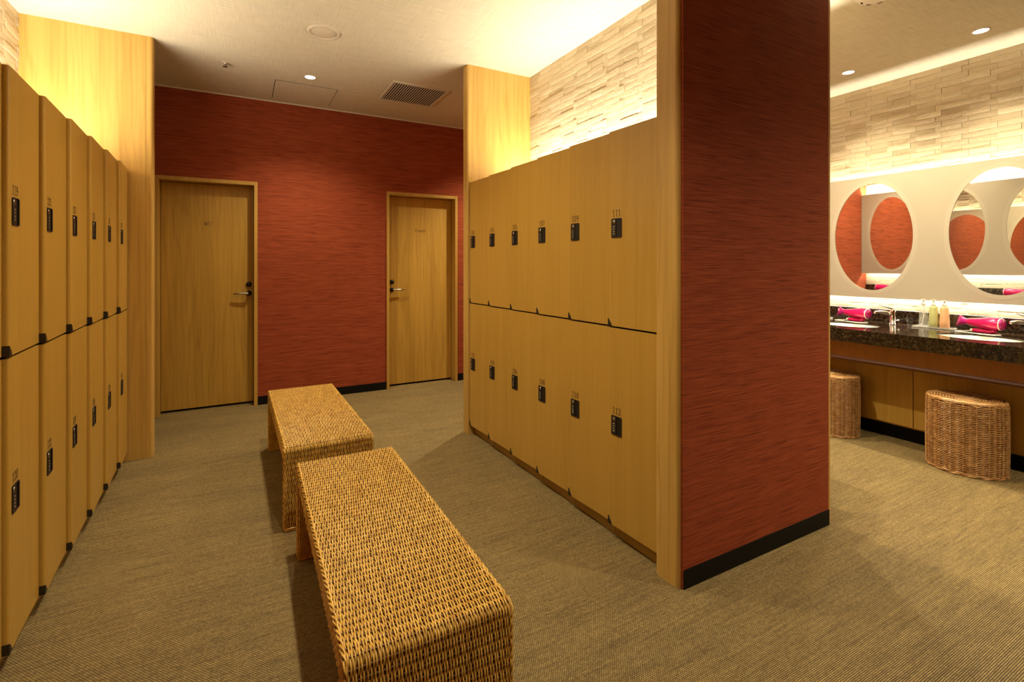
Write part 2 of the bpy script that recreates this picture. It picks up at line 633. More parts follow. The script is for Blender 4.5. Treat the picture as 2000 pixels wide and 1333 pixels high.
# partition core, its red near end
struct_box('wall_partition', BR + .012, XO - .04, YP + .004, 3.60, 0, H, M_STONEBED, 'stone partition core between lockers and vanity')
WPART = bpy.data.objects['wall_partition']
WRED = struct_box('wall_partition_end', 1.584, 2.632, YP - .008, YP + .004, 0.0, H, M_RED, 'red woven wallpaper on the end of the partition')
struct_box('baseboard_partition', 1.584, 2.632, YP - .012, YP - .008, 0, 0.078, M_BASE)
struct_box('wall_partition_back', XO - .04, XO - .012, YP + .004, YE, 0, H, M_STONEBED, 'stone back face of the partition')
WOPP = bpy.data.objects['wall_partition_back']
struct_box('wall_aisle_end', XO - .04, XV + .012, YE, YE + .1, 0, H, M_RED, 'red end wall of the vanity aisle')
# vanity wall
struct_box('wall_vanity', XV + .012, XV + .1, FY, YE + .1, 0, H, M_STONEBED, 'split stone wall of the vanity')
WVAN = bpy.data.objects['wall_vanity']
struct_box('wall_front', -1.3, 5.0, FY - .1, FY, 0, H, M_RED)


def end_panel(name, x0, x1, y0, y1, side, label):
    """full height wood panel with a rounded front edge, side=-1: edge at x0, +1: edge at x1"""
    r = 0.016
    pts = []
    if side < 0:
        pts = [(x0 + r + r * math.cos(a), y0 + r + r * math.sin(a)) for a in np.linspace(PI, 1.5 * PI, 6)]
        pts += [(x1, y0), (x1, y1)]
        pts += [(x0 + r + r * math.cos(a), y1 - r + r * math.sin(a)) for a in np.linspace(PI / 2, PI, 6)]
    else:
        pts = [(x0, y0)]
        pts += [(x1 - r + r * math.cos(a), y0 + r + r * math.sin(a)) for a in np.linspace(1.5 * PI, 2 * PI, 6)]
        pts += [(x1 - r + r * math.cos(a), y1 - r + r * math.sin(a)) for a in np.linspace(0, PI / 2, 6)]
        pts += [(x0, y1)]
    mb = MB().prism(pts, 0, H, 'z')
    return struct(mb.build(name, M_OAK), label)


end_panel('trim_2', 1.565, BR + .012, YP + .004, 1.567, -1, 'oak end panel beside the red partition end')
end_panel('trim_3', 1.552, BR + .4, 3.552, 3.640, -1, 'oak end panel at far end of the right lockers')
p = end_panel('trim_4', -1.3, -0.532, 4.175, 4.262, 1, 'oak end panel at far end of the left lockers')
g = MB().box(-0.5745, -0.5725, 4.1738, 4.176, 0, H).build('groove', M_KICK, p)
end_panel('trim_5', 2.632, 2.658, YP - .008, YP + .10, 1, 'narrow oak corner strip on the partition')


# ---- stones, each its own piece
def stone_meshes(n, w=0.1645, h=0.0420):
    out = []
    for k in range(n):
        nx, nz = 6, 3
        vs, fs = [], []
        base = random.uniform(0.010, 0.0155)
        tx, tz = random.uniform(-.0006, .0006), random.uniform(-.0008, .0006)
        for j in range(nz + 1):
            for i in range(nx + 1):
                e = 0.0 if 0 < i < nx and 0 < j < nz else 0.0008
                y = -(base + tx * (i / nx - .5) * 2 + tz * (j / nz - .5) * 2 + random.uniform(-.0004, .0004) - e)
                vs.append((-w / 2 + w * i / nx, y, -h / 2 + h * j / nz))
        for j in range(nz):
            for i in range(nx):
                a = j * (nx + 1) + i
                fs.append((a, a + 1, a + nx + 2, a + nx + 1))
        ring = [i for i in range(nx + 1)] + [j * (nx + 1) + nx for j in range(1, nz + 1)] + [nz * (nx + 1) + i for i in range(nx - 1, -1, -1)] + [j * (nx + 1) for j in range(nz - 1, 0, -1)]
        o = len(vs)
        for r in ring:
            vs.append((vs[r][0], 0.012, vs[r][2]))
        m = len(ring)
        for i in range(m):
            j = (i + 1) % m
            fs.append((ring[j], ring[i], o + i, o + j))
        me = MB().add(vs, fs).mesh('stone_tile', M_STONE)
        out.append(me)
    return out


STONES = stone_meshes(14)
PITCH, ROW = 0.166, 0.0432


def lay(parent, x, y0, y1, z0, z1, rz, phase=0.0, ztop=H, joined=False):
    """courses of stones on the plane X=x facing -X (rz=-90) or +X (rz=+90)"""
    k = 0
    zt = ztop
    while zt - ROW > z0 - ROW:
        zc = zt - ROW / 2
        if zc - ROW / 2 < z1 and zc + ROW / 2 > z0:
            off = phase + (0.040 if k % 2 else 0.0)
            ya = y0 - PITCH + (off % PITCH)
            while ya < y1:
                a, b = max(ya, y0), min(ya + PITCH, y1)
                if b - a > 0.012 and joined:              # past the countable ones: one joined part
                    me = random.choice(STONES)
                    T = Matrix.Translation((x, (a + b) / 2, zc)) @ Matrix.Rotation(rz, 4, 'Z') @ Matrix.Diagonal(((b - a) / PITCH, 1, 1, 1))
                    JOIN.add([(T @ v.co)[:] for v in me.vertices], [tuple(p.vertices) for p in me.polygons])
                elif b - a > 0.012:
                    o = bpy.data.objects.new('stone_tile', random.choice(STONES))
                    COL.objects.link(o)
                    o.parent = parent
                    o.location = (x, (a + b) / 2, zc)
                    o.rotation_euler = (0, 0, rz)
                    o.scale = ((b - a) / PITCH, 1, 1)
                ya += PITCH
        zt -= ROW
        k += 1


JOIN = MB()
lay(WPART, BR, 1.567, 3.552, 1.93, H, -PI / 2)
lay(WLEFT, BL, 2.9, 4.175, 1.93, H, PI / 2, 0.05)
lay(WVAN, XV, 1.10, YE, 2.075, H, -PI / 2, 0.02)
lay(WVAN, XV, 1.10, YE, 0.95, 1.07, -PI / 2, 0.02, ztop=1.0745)
lay(WVAN, XV, FY, 1.10, 2.075, H, -PI / 2, 0.02, joined=True)
lay(WVAN, XV, FY, 1.10, 0.95, 1.07, -PI / 2, 0.02, ztop=1.0745, joined=True)
JOIN.build('stone_tiles', M_STONE, WVAN)['kind'] = 'stuff'
lay(WOPP, XO, 1.60, YE, 2.14, H, PI / 2, 0.08)
lay(WOPP, XO, 1.60, YE, 1.085, 1.255, PI / 2, 0.08, ztop=1.2518)


# ------------------------------------------------------------------ doors
def make_door(name, x0, x1, hinge_right, txt, th, tx, hmat, label):
    t = thing(name, label, 'door', (0, 0, 0))
    del t['category']
    t['kind'] = 'structure'
    fw = 0.030
    y0, y1 = D - .012, D + .140
    f = MB()
    f.box(x0 - fw, x0, y0, y1, 0, DZ + .035, bev=.002, seg=1)
    f.box(x1, x1 + fw, y0, y1, 0, DZ + .035, bev=.002, seg=1)
    f.box(x0, x1, y0, y1, DZ, DZ + .035, bev=.002, seg=1)
    f.build('door_frame', M_FRAME, t)
    leaf = MB().box(x0 + .003, x1 - .003, D + .100, D + .137, 0.020, DZ - .004, bev=.001, seg=1).build('door_leaf', M_DOOR, t)
    yl = D + .100
    MB().box(x0, x1, D + .137, D + .141, 0, 0.03).build('door_gap_shade', M_DARK, t)  # dark strip painting the shade under the leaf
    # hardware
    s = 1 if hinge_right else -1
    hx = x0 + .052 if hinge_right else x1 - .042
    hz, kz = 1.056, 1.140
    k = MB().lathe([(0.0, -.020), (.016, -.020), (.017, -.016), (.024, -.012), (.025, 0)], hx, yl, kz, 24, axis='y')
    k.box(hx - .0015, hx + .0015, yl - .0225, yl - .020, kz - .007, kz + .007, mi=1)
    k.build('lock_cylinder', [hmat, M_DARK], leaf)
    MB().lathe([(.012, -.050), (.012, -.012), (.023, -.010), (.025, -.006), (.025, 0)], hx, yl, hz, 24, axis='y').build('handle_rose', hmat, leaf)
    pts = [(hx, yl - .052, hz), (hx + s * .02, yl - .054, hz), (hx + s * .07, yl - .052, hz - .001), (hx + s * .128, yl - .046, hz - .002)]
    MB().tube(pts, [.012, .0105, .009, .0075], 10, sq=1.0).build('lever', M_STEEL, leaf)
    me, w = text_mesh(txt, th, 'door_lettering')
    o = link('lettering', me, leaf, (tx - w / 2, yl - .0006, 1.690 if txt == 'WC' else 1.693))
    return t


make_door('door_1', D1[0], D1[1], False, 'WC', 0.034, -0.268, M_BRONZE, 'oak door lettered WC in the red wall')
make_door('door_2', D2[0], D2[1], True, 'Private', 0.034, 1.763, M_BLACK, 'oak door lettered Private in the red wall')


# ------------------------------------------------------------------ lockers
LW = WL - .0016
TILT = 0.017 / LW


def door_mesh(h):
    w = LW - .002
    r = .011
    pl = [(0, 0), (0, .018), (-w + .022, .018), (-w + .022, .036), (-w, .036)]
    pl += [(-w + r - r * math.cos(a), r - r * math.sin(a)) for a in np.linspace(0, PI / 2, 7)]
    pl = pl[::-1]
    # ensure ccw
    ar = sum(pl[i][0] * pl[(i + 1) % len(pl)][1] - pl[(i + 1) % len(pl)][0] * pl[i][1] for i in range(len(pl)))
    if ar < 0:
        pl = pl[::-1]
    return MB().prism(pl, 0, h, 'z', smooth=False).mesh('locker_door', M_LOCK)


ZMID0, ZMID1 = ZD - .0045, ZD + .0045
DM_LO = door_mesh(ZMID0 - ZB)
DM_HI = door_mesh(ZT - ZMID1)


def rrect(x0, x1, z0, z1, r, n=4):
    pts = []
    for cx, cz, a0 in ((x1 - r, z0 + r, -PI / 2), (x1 - r, z1 - r, 0), (x0 + r, z1 - r, PI / 2), (x0 + r, z0 + r, PI)):
        pts += [(cx + r * math.cos(a0 + PI / 2 * i / n), cz + r * math.sin(a0 + PI / 2 * i / n)) for i in range(n + 1)]
    return pts


def ring_plate(mb, outer, inner, ya, yb, mi=0):
    n = len(outer)
    vs = [(p[0], yb, p[1]) for p in outer] + [(p[0], ya, p[1]) for p in outer] + [(p[0], ya, p[1]) for p in inner] + [(p[0], yb, p[1]) for p in inner]
    fs = []
    for i in range(n):
        j = (i + 1) % n
        fs += [(i, j, n + j, n + i), (n + i, n + j, 2 * n + j, 2 * n + i), (2 * n + i, 2 * n + j, 3 * n + j, 3 * n + i)]
    mb.add(vs, fs, mi)


def lock_meshes():
    # local: x 0..0.070, z 0..0.092, front towards -y, standing on y=0
    h = MB()
    outer = rrect(0, .068, 0, .092, .006)
    inner = rrect(.0025, .0655, .0025, .0895, .0045)
    ring_plate(h, outer, inner, -.0032, 0)
    h.box(.002, .032, -.0026, .0, .002, .090)                       # left block
    h.box(.032, .066, -.0006, 0, .002, .090, 1)                     # thin floor of the finger recess, black for the shade of its depth
    h.box(.058, .0665, -.0045, -.0005, .003, .089, 0, bev=.0015)     # grip lip
    housing = h.mesh('lock_housing', [M_BUMP, M_BLACK])
    d = MB()
    d.box(.009, .026, -.0030, -.0024, .012, .058, 1)
    for i in range(4):
        z = .0175 + i * .0115
        d.lathe([(.0, -.0065), (.0052, -.0065), (.0052, .0065), (0, .0065)], .0175, .0005, z, 14, 0, axis='x', smooth=False)
    dial = d.mesh('lock_dial', [M_DIAL, M_BLACK])
    k = MB()
    k.lathe([(0, -.0042), (.0075, -.0042), (.009, -.0032), (.009, -.0022)], .0165, 0, .076, 20, 0, axis='y')
    k.box(.0155, .0175, -.0048, -.0041, .071, .081, 1)
    key = k.mesh('lock_key', [M_STEEL, M_BLACK])
    return housing, dial, key


LK_H, LK_D, LK_K = lock_meshes()
BUMPER = MB().prism([(-.0015, -.001), (.026, -.001), (.021, .010), (.013, .022), (.004, .031), (-.0015, .034)], .037, -.0014, 'y').mesh('corner_bumper', M_BUMP)


def body_mesh():
    mb = MB()
    d = .498
    vs = [(0, .022, 0.068), (LW, .022, .068), (LW, d, .068), (0, d, .068), (0, .022, ZT - .004), (LW, .022, ZT - .004), (LW, d, ZT - .004), (0, d, ZT - .004)]
    mb.add(vs, [(0, 3, 2, 1), (4, 5, 6, 7), (1, 2, 6, 5), (2, 3, 7, 6), (3, 0, 4, 7)], 0)
    mb.add(vs, [(0, 1, 5, 4)], 1)  # front coloured dark as the shade seen between the doors
    return mb.mesh('locker_body', [M_LOCK, M_DARK])


BODY = body_mesh()
KICK = MB().box(.0006, LW - .0006, .030, .055, 0, .068).mesh('kick_plate', M_KICK)
KEDGE = MB().box(LW - .006, LW - .0008, .0285, .030, .002, .066).mesh('kick_edge', M_LOCK)


def locker(n_hi, n_lo, loc, rz, label, group):
    t = thing('locker', label, 'locker', loc, rz, group)
    link('locker_body', BODY, t)
    kp = link('kick_plate', KICK, t)
    link('kick_edge', KEDGE, kp)
    for num, me, z, lz in ((n_hi, DM_HI, ZMID1, 1.459 - ZMID1), (n_lo, DM_LO, ZB, 0.512 - ZB)):
        d = link('locker_door', me, t, (LW - .001, 0, z))
        d.rotation_euler = (0, 0, TILT)
        d['label'] = 'oak locker door numbered %d' % num
        x0 = -(LW - .002)
        lx = x0 + .024
        link('lock_housing', LK_H, d, (lx, 0, lz))
        link('lock_dial', LK_D, d, (lx, 0, lz))
        link('lock_key', LK_K, d, (lx, 0, lz))
        tm, w = text_mesh(str(num), 0.032, 'locker_number')
        link('locker_number', tm, d, (lx + .034 - w / 2, -.0006, lz + .101))
        link('corner_bumper', BUMPER, d, (x0, 0, 0))
    return t


ORD = ['farthest', 'second farthest', 'third farthest', 'third nearest', 'second nearest', 'nearest']
for i in range(6):
    y_left = 1.551 + (6 - i) * WL
    a, b = 101 + 2 * i, 102 + 2 * i
    locker(a, b, (XR, y_left - .0008, 0), -PI / 2, 'two-door oak locker numbered %d above %d, %s on the right' % (a, b, ORD[i]), 'lockers on the right')
for i in range(-1, 6):
    y_left = 2.171 + i * WL
    a, b = 119 + 2 * i, 120 + 2 * i
    lab = ('two-door oak locker numbered %d above %d, %s on the left' % (a, b, ORD[5 - i])) if i >= 0 else 'oak locker sliver at the left picture edge, nearest of all'
    locker(a, b, (XL, y_left + .0008, 0), PI / 2, lab, 'lockers on the left')


# ------------------------------------------------------------------ LED strips
def led(name_mat, strength, a, b, up, label, w=.024, bend=0.0):
    """LED bar from a to b (along Y), shining along 'up' (+1/-1)"""
    t = thing('led_strip', label, 'light strip', (a[0], (a[1] + b[1]) / 2, a[2]))
    L = abs(b[1] - a[1]) / 2
    m = emit(name_mat, LED_COL, strength)
    MB().box(-w / 2 - .004, w / 2 + .004, -L, L, min(-up * .012, 0), max(-up * .012, 0)).build('aluminium_channel', M_STEEL, t)
    d = MB()
    n = max(8, int(2 * L / .07))
    z = up * .0010
    for i in range(n):                                   # short LED modules in a row
        y0, y1 = -L + 2 * L * i / n, -L + 2 * L * (i + 1) / n
        q = [(-w / 2, y0, z), (w / 2, y0, z), (w / 2, y1, z), (-w / 2, y1, z)]
        d.add(q, [(0, 1, 2, 3) if up > 0 else (3, 2, 1, 0)])
    d.build('diffuser', m, t)
    return t


led('led_right', LED_S['right'], (BR - .125, 1.60, ZT + .012), (BR - .125, 3.53, ZT + .012), 1, 'warm LED strip on top of the right lockers', .03)
led('led_left', LED_S['left'], (BL + .125, 1.88, ZT + .012), (BL + .125, 4.15, ZT + .012), 1, 'warm LED strip on top of the left lockers', .03)
led('led_vanity_top', LED_S['vanity_top'], (XM + .041, 0.19, 2.005), (XM + .041, YE - .03, 2.005), 1, 'warm LED strip behind the top of the vanity mirror', .02)
led('led_vanity_low', LED_S['vanity_low'], (XM + .041, 0.19, 1.085), (XM + .041, YE - .03, 1.085), -1, 'warm LED strip behind the bottom of the vanity mirror', .02)
led('led_opp_top', LED_S['opp_top'], (QO - .060, 1.62, 2.13), (QO - .060, YE - .03, 2.13), 1, 'warm LED strip above the mirror on the partition back', .02)
led('led_opp_low', LED_S['opp_low'], (QO - .060, 1.78, 1.262), (QO - .060, YE - .03, 1.262), -1, 'warm LED strip under the mirror on the partition back', .02)


# ------------------------------------------------------------------ downlights
M_LENS = emit('downlight_lens', (1.0, 0.90, 0.68), 14)


def downlight(x, y, power, label, angle=125, blend=1.0, visible=True, r=.040):
    t = thing('downlight', label, 'downlight', (x, y, H))
    MB().lathe([(r, -.001), (r + .001, -.004), (r + .010, -.004), (r + .013, 0)], 0, 0, 0, 32).build('trim_ring', M_CEILP, t)
    MB().lathe([(0, -.0015), (r, -.0015)], 0, 0, 0, 32, smooth=False).build('lens', M_LENS, t)
    ld = bpy.data.lights.new('downlight_lamp', 'SPOT')
    ld.energy = power
    ld.color = DL_COL
    ld.spot_size = math.radians(angle)
    ld.spot_blend = blend
    ld.shadow_soft_size = .03
    lo = bpy.data.objects.new('downlight_lamp', ld)
    COL.objects.link(lo)
    lo.parent = t
    lo.location = (0, 0, -.03)
    return t


downlight(0.507, 4.43, DL_P['corridor'], 'lit round downlight before the red wall, near the ceiling hatch')
downlight(2.60, 4.43, DL_P['corridor2'], 'downlight over the corridor hidden behind the far oak panel')
downlight(0.47, 2.55, DL_P['aisle'], 'downlight over the wicker benches just above the picture')
downlight(0.47, 0.70, DL_P['aisle'], 'downlight over the locker aisle above the camera')
downlight(3.20, -0.40, DL_P['entry'], 'downlight over the open floor by the partition end', 145)
downlight(4.35, 1.384, DL_P['vanity'], 'lit downlight over the vanity, nearer of the two in view', 120, 1.0)
downlight(4.345, 2.205, DL_P['vanity'], 'lit downlight over the vanity, farther of the two in view', 120, 1.0)
downlight(3.60, 2.70, DL_P['aisle_end'], 'downlight over the aisle by the hidden red end wall', 140, 1.0)
downlight(2.80, 2.40, DL_P['partition'], 'downlight over the partition counter, hidden behind the partition', 130, 1.0)
downlight(4.35, 0.56, DL_P['vanity'], 'downlight over the vanity beyond the right picture edge', 120, 1.0)


# ------------------------------------------------------------------ ceiling fittings
t = thing('ceiling_speaker', 'round cream ceiling speaker above the benches', 'speaker', (0.489, 3.532, H))
MB().lathe([(.082, -.004), (.088, -.010), (.100, -.009), (.106, 0)], 0, 0, 0, 48).build('rim', M_CEILP, t)
MB().lathe([(0, -.006), (.074, -.006), (.080, -.003), (.084, -.003)], 0, 0, 0, 48).build('grille', M_CEILP, t)

t = thing('sprinkler_head', 'small metal sprinkler head on the ceiling left of the hatch', 'sprinkler', (-0.107, 4.426, H))
MB().lathe([(0, -.004), (.020, -.004), (.024, 0)], 0, 0, 0, 24).build('escutcheon', M_CEILP, t)
MB().lathe([(0, -.020), (.009, -.020), (.010, -.004)], 0, 0, 0, 16).build('stem', M_STEEL, t)
MB().lathe([(0, -.034), (.017, -.034), (.018, -.031), (0, -.030)], 0, 0, 0, 20).tube([(-.009, 0, -.018), (-.009, 0, -.032)], .002, 6).tube([(.009, 0, -.018), (.009, 0, -.032)], .002, 6).build('deflector', M_STEEL, t)

t = thing('access_hatch', 'square ceiling access hatch with thin dark outline', 'hatch', (0.507, 4.888, H))
MB().box(-.254, .254, -.254, .254, -.0015, 0).build('hatch_gap_shade', M_DARK, t)  # dark sheet whose rim paints the shaded slit around the panel
MB().box(-.249, .249, -.248, .254, -.004, -.0015).build('hatch_panel', M_CEIL, t)
MB().box(-.012, .012, -.258, -.244, -.006, -.0038).build('latch', M_CEILP, t)

t = thing('air_vent', 'square slatted ceiling air vent near the far oak panel', 'vent', (1.393, 4.424, H))
mb = MB()
a, b = .238, .258
for x0, x1, y0, y1 in ((-b, b, -b, -a), (-b, b, a, b), (-b, -a, -a, a), (a, b, -a, a)):
    mb.box(x0, x1, y0, y1, -.012, 0, bev=.002, seg=1)
mb.build('vent_frame', M_CEILP, t)
MB().box(-a, a, -a, a, -.001, 0).build('vent_cavity_shade', M_DARK, t)  # flat dark plate, painted shade in place of a real recess
sl = MB().prism([(-.0045, -.0105), (.0035, -.0120), (.0048, -.0100), (-.003, -.0085)], -a, a, 'y').mesh('vent_slat', M_CEILP)
for i in range(22):
    link('vent_slat', sl, t, (-a + (i + .5) * 2 * a / 22, 0, 0))

t = thing('smoke_detector', 'round white ceiling detector with dark slots at the top edge', 'detector', (3.235, 1.49, H))
MB().lathe([(0, -.030), (.045, -.030), (.060, -.026), (.095, -.012), (.105, 0)], 0, 0, 0, 40).build('housing', M_WHITE, t)
for k in range(8):
    an = k * PI / 4 + .2
    o = MB().box(-.012, .012, -.005, .005, -.003, .0, bev=.002, seg=1).build('slot', M_DARK, t, (.072 * math.cos(an), .072 * math.sin(an), -.021))
    o.rotation_euler = (0, 0, an + PI / 2)


# ------------------------------------------------------------------ wicker benches
def bench(label, loc, rz):
    t = thing('wicker_bench', label, 'bench', loc, rz, 'wicker benches')
    return t


BLN, BW, BH, BT = 1.30, 0.432, 0.42, 0.078     # length, width, height, wall thickness


def u_path(off, ds, P):
    """points along the arch at inward offset off: returns s (in pitches), pts (l,z), normals"""
    R = max(.020 - off * 0.2, .010)
    z1 = BH - off
    l0, l1 = off, BLN - off
    segs = []
    n1 = max(2, int(round((z1 - R - .008) / ds)))
    zz = np.linspace(.008, z1 - R, n1 + 1)[:-1]
    segs += [((l0, z), (-1, 0)) for z in zz]
    na = 5
    for a in np.linspace(PI, PI / 2, na):
        segs.append(((l0 + R + R * math.cos(a), z1 - R + R * math.sin(a)), (math.cos(a), math.sin(a))))
    n2 = max(2, int(round((l1 - l0 - 2 * R) / ds)))
    for l in np.linspace(l0 + R, l1 - R, n2 + 1)[1:-1]:
        segs.append(((l, z1), (0, 1)))
    for a in np.linspace(PI / 2, 0, na):
        segs.append(((l1 - R + R * math.cos(a), z1 - R + R * math.sin(a)), (math.cos(a), math.sin(a))))
    segs += [((l1, z), (1, 0)) for z in zz[::-1]]
    p = np.array([x[0] for x in segs])
    n = np.array([x[1] for x in segs], float)
    s = np.concatenate([[0], np.cumsum(np.linalg.norm(np.diff(p, axis=0), axis=1))])
    return s, p, n


def build_bench_parts(t):
    P = 0.0275
    w2 = BW / 2
    tb = NPTubes()
    s, p, n = u_path(.004, P / 4, P)
    k = len(s)
    tot = s[-1]
    npit = int(round(tot / P))
    ph = s / tot * npit * PI
    X = np.zeros((k, 3)); X[:, 0] = 1
    N3 = np.stack([np.zeros(k), n[:, 0], n[:, 1]], -1)
    ns = 100
    for i in range(ns):
        x = -w2 + .004 + (BW - .008) * i / (ns - 1)
        wob = .0009 * np.sin(s * 9 + i * 1.7) + rng.normal(0, .00035)
        amp = .0040 * np.cos(ph + i * PI)
        Pt = np.stack([x + wob, p[:, 0] + n[:, 0] * amp, p[:, 1] + n[:, 1] * amp], -1)
        Pt[:, 1] -= BLN / 2
        tb.strand(Pt, N3, X, .0024, 5)
    # side faces: concentric strands
    nj = 16
    for side in (-1, 1):
        for j in range(nj):
            off = .006 + j * .0045
            s2, p2, n2 = u_path(off, P / 4, P)
            k2 = len(s2)
            ph2 = s2 / s2[-1] * npit * PI
            amp = .0040 * np.cos(ph2 + (j + (side > 0)) * PI)
            Pt = np.stack([side * (w2 + amp), p2[:, 0] - BLN / 2, p2[:, 1]], -1)
            Nx = np.zeros((k2, 3)); Nx[:, 0] = side
            Bn = np.stack([np.zeros(k2), n2[:, 0], n2[:, 1]], -1)
            tb.strand(Pt, Nx, Bn, .0023, 5)
        # braided border along the edge: two intertwined strands
        for q in (0, 1):
            amp = .0035 * np.cos(ph + q * PI)
            am2 = .0035 * np.sin(ph + q * PI)
            Pt = np.stack([side * (w2 - .001 + am2), p[:, 0] + n[:, 0] * (.0005 + amp) - BLN / 2, p[:, 1] + n[:, 1] * (.0005 + amp)], -1)
            tb.strand(Pt, N3, X, .0030, 5)
    # inner surfaces
    s3, p3, n3 = u_path(BT, P / 3, P)
    k3 = len(s3)
    ph3 = s3 / s3[-1] * int(round(s3[-1] / P)) * PI
    N33 = np.stack([np.zeros(k3), n3[:, 0], n3[:, 1]], -1)
    X3 = np.zeros((k3, 3)); X3[:, 0] = 1
    for i in range(56):
        x = -w2 + .005 + (BW - .010) * i / 55
        amp = .0030 * np.cos(ph3 + i * PI)
        Pt = np.stack([np.full(k3, x), p3[:, 0] + n3[:, 0] * amp - BLN / 2, p3[:, 1] + n3[:, 1] * amp], -1)
        tb.strand(Pt, N33, X3, .0040, 4)
    o = tb.build('woven_strands', M_RATTAN, t)
    o['kind'] = 'stuff'
    # cross stakes under and over the strands
    sk = NPTubes()
    for q in range(npit + 1):
        sv = q / npit * tot
        l = np.interp(sv, s, p[:, 0]); z = np.interp(sv, s, p[:, 1])
        nn = np.array([np.interp(sv, s, n[:, 0]), np.interp(sv, s, n[:, 1])])
        nn /= np.linalg.norm(nn)
        d = BT - .012
        pts = [(-w2, l - nn[0] * d, z - nn[1] * d), (-w2, l, z), (w2, l, z), (w2, l - nn[0] * d, z - nn[1] * d)]
        pts = np.array(pts, float)
        pts[:, 1] -= BLN / 2
        tv = np.array([0, -nn[1], nn[0]])
        for a, b in ((0, 1), (1, 2), (2, 3)):
            Q = pts[[a, b]]
            dr = (Q[1] - Q[0]) / np.linalg.norm(Q[1] - Q[0])
            Bn = np.cross(dr, tv)
            sk.strand(Q, np.repeat(tv[None], 2, 0), np.repeat(Bn[None], 2, 0), .0026, 5)
    o = sk.build('cross_stakes', M_RDARK, t)
    o['kind'] = 'stuff'
    # solid arch inside
    e = .0125
    mb = MB()
    a, b = e - BLN / 2, BLN / 2 - e
    i0, i1 = BT - e - BLN / 2, BLN / 2 - BT + e
    zt, zi = BH - e - .003, BH - BT + e
    prof = [(a, .004), (i0, .004), (i0, zi), (i1, zi), (i1, .004), (b, .004), (b, zt - .02), (b - .02, zt), (a + .02, zt), (a, zt - .02)]
    mb.prism(prof, -w2 + e, w2 - e, 'x')
    mb.build('frame_core', M_RCORE, t)
    # bound rims at the two feet
    for sgn in (-1, 1):
        yc = sgn * (BLN / 2 - BT / 2)
        mb = MB()
        for zr, rr in ((.0055, .0052), (.0135, .0045)):
            hx, hy = w2 - .001, BT / 2 - .001
            loop = rrect(-hx, hx, -hy, hy, .012)
            pts = [(x, yc + y, zr) for x, y in loop] + [(loop[0][0], yc + loop[0][1], zr)]
            mb.tube(pts, rr, 6)
        mb.build('foot_rim', M_RATTAN, t)


b1 = bench('long wicker bench nearest the camera, with amber rattan top', (0.434, 1.818, 0), 0.012)
b1.rotation_euler = (0, 0, -0.014)
build_bench_parts(b1)
b2 = copy_tree(b1)
b2.location = (0.398, 3.335, 0)
b2.rotation_euler = (0, 0, 0.012)
b2['label'] = 'long wicker bench farther from the camera, before the red wall'


# ------------------------------------------------------------------ wicker stools
def build_stool(t, A=.170, B=.198, HH=.462):
    tb = NPTubes()
    NS = 20
    M = NS * 4
    th = np.arange(M) * 2 * PI / M
    ph = np.arange(M) / 4 * PI
    row = .0056
    rows = int((HH - .02) / row)
    ex = np.zeros((M, 3)); ex[:, 2] = 1
    nx = np.stack([np.cos(th) / A, np.sin(th) / B, np.zeros(M)], -1)
    nx /= np.linalg.norm(nx, axis=1)[:, None]
    for k in range(rows):
        z = .012 + k * row
        sc = 1.0 + .012 * math.sin(PI * k / rows)
        amp = .0042 * np.cos(ph + k * PI)
        P = np.stack([A * sc * np.cos(th), B * sc * np.sin(th), z + .0004 * np.sin(th * 3 + k)], -1) + nx * amp[:, None]
        tb.strand(P, nx, ex, .0026, 5, closed=True)
    # rounded shoulder and slightly dished top, oval rings
    up = np.zeros((M, 3)); up[:, 2] = 1
    nr = 30
    for k in range(nr):
        u = k / (nr - 1)
        f = 1 - u * .96
        if k >= 5:
            f = .962 * (1 - (k - 4) / (nr - 4.4))
        if k < 5:
            z = HH - .010 + .010 * math.sin(PI / 2 * k / 4)
            f = 1 - .018 * (1 - math.cos(PI / 2 * k / 4)) / 1.0 - .012 * k / 4
        else:
            z = HH - .010 * min(1, (u - .1) / .45)
        g = 4 if u < .6 else 2
        amp = .0030 * np.cos(ph + k * PI) * (1 if u < .75 else .3)
        P = np.stack([A * f * np.cos(th), B * f * np.sin(th), z + amp], -1)
        tb.strand(P, up, nx, .0036, 5, closed=True)
    o = tb.build('woven_strands', M_RATTAN2, t)
    o['kind'] = 'stuff'
    sk = NPTubes()
    for i in range(NS):
        a = (i) * 2 * PI / NS
        n1 = np.array([math.cos(a) / A, math.sin(a) / B, 0]); n1 /= np.linalg.norm(n1)
        b1_ = np.array([-n1[1], n1[0], 0])
        P = np.array([(A * math.cos(a), B * math.sin(a), .006), (A * 1.012 * math.cos(a), B * 1.012 * math.sin(a), HH / 2), (A * math.cos(a), B * math.sin(a), HH - .008)])
        sk.strand(P, np.repeat(n1[None], 3, 0), np.repeat(b1_[None], 3, 0), .0042, 6)
    o = sk.build('upright_stakes', M_RATTAN2, t)
    o['kind'] = 'stuff'
    MB().lathe([(0, .01), (.94, .01), (.95, HH * .5), (.94, HH - .016), (.88, HH - .012), (.5, HH - .018), (0, HH - .018)], 0, 0, 0, 48, sx=A, sy=B).build('stool_core', M_RCORE, t)
    mb = MB()
    for zr, rr, q in ((.006, .006, 0), (.015, .0052, 1)):
        pts = [(A * (1.005 + .012 * math.cos(i * PI / 3 + q * PI)) * math.cos(i * 2 * PI / 90), B * (1.005 + .012 * math.cos(i * PI / 3 + q * PI)) * math.sin(i * 2 * PI / 90), zr + .002 * math.sin(i * PI / 3)) for i in range(91)]
        mb.tube(pts, rr, 6, cap=False)
    mb.build('foot_braid', M_RATTAN2, t)


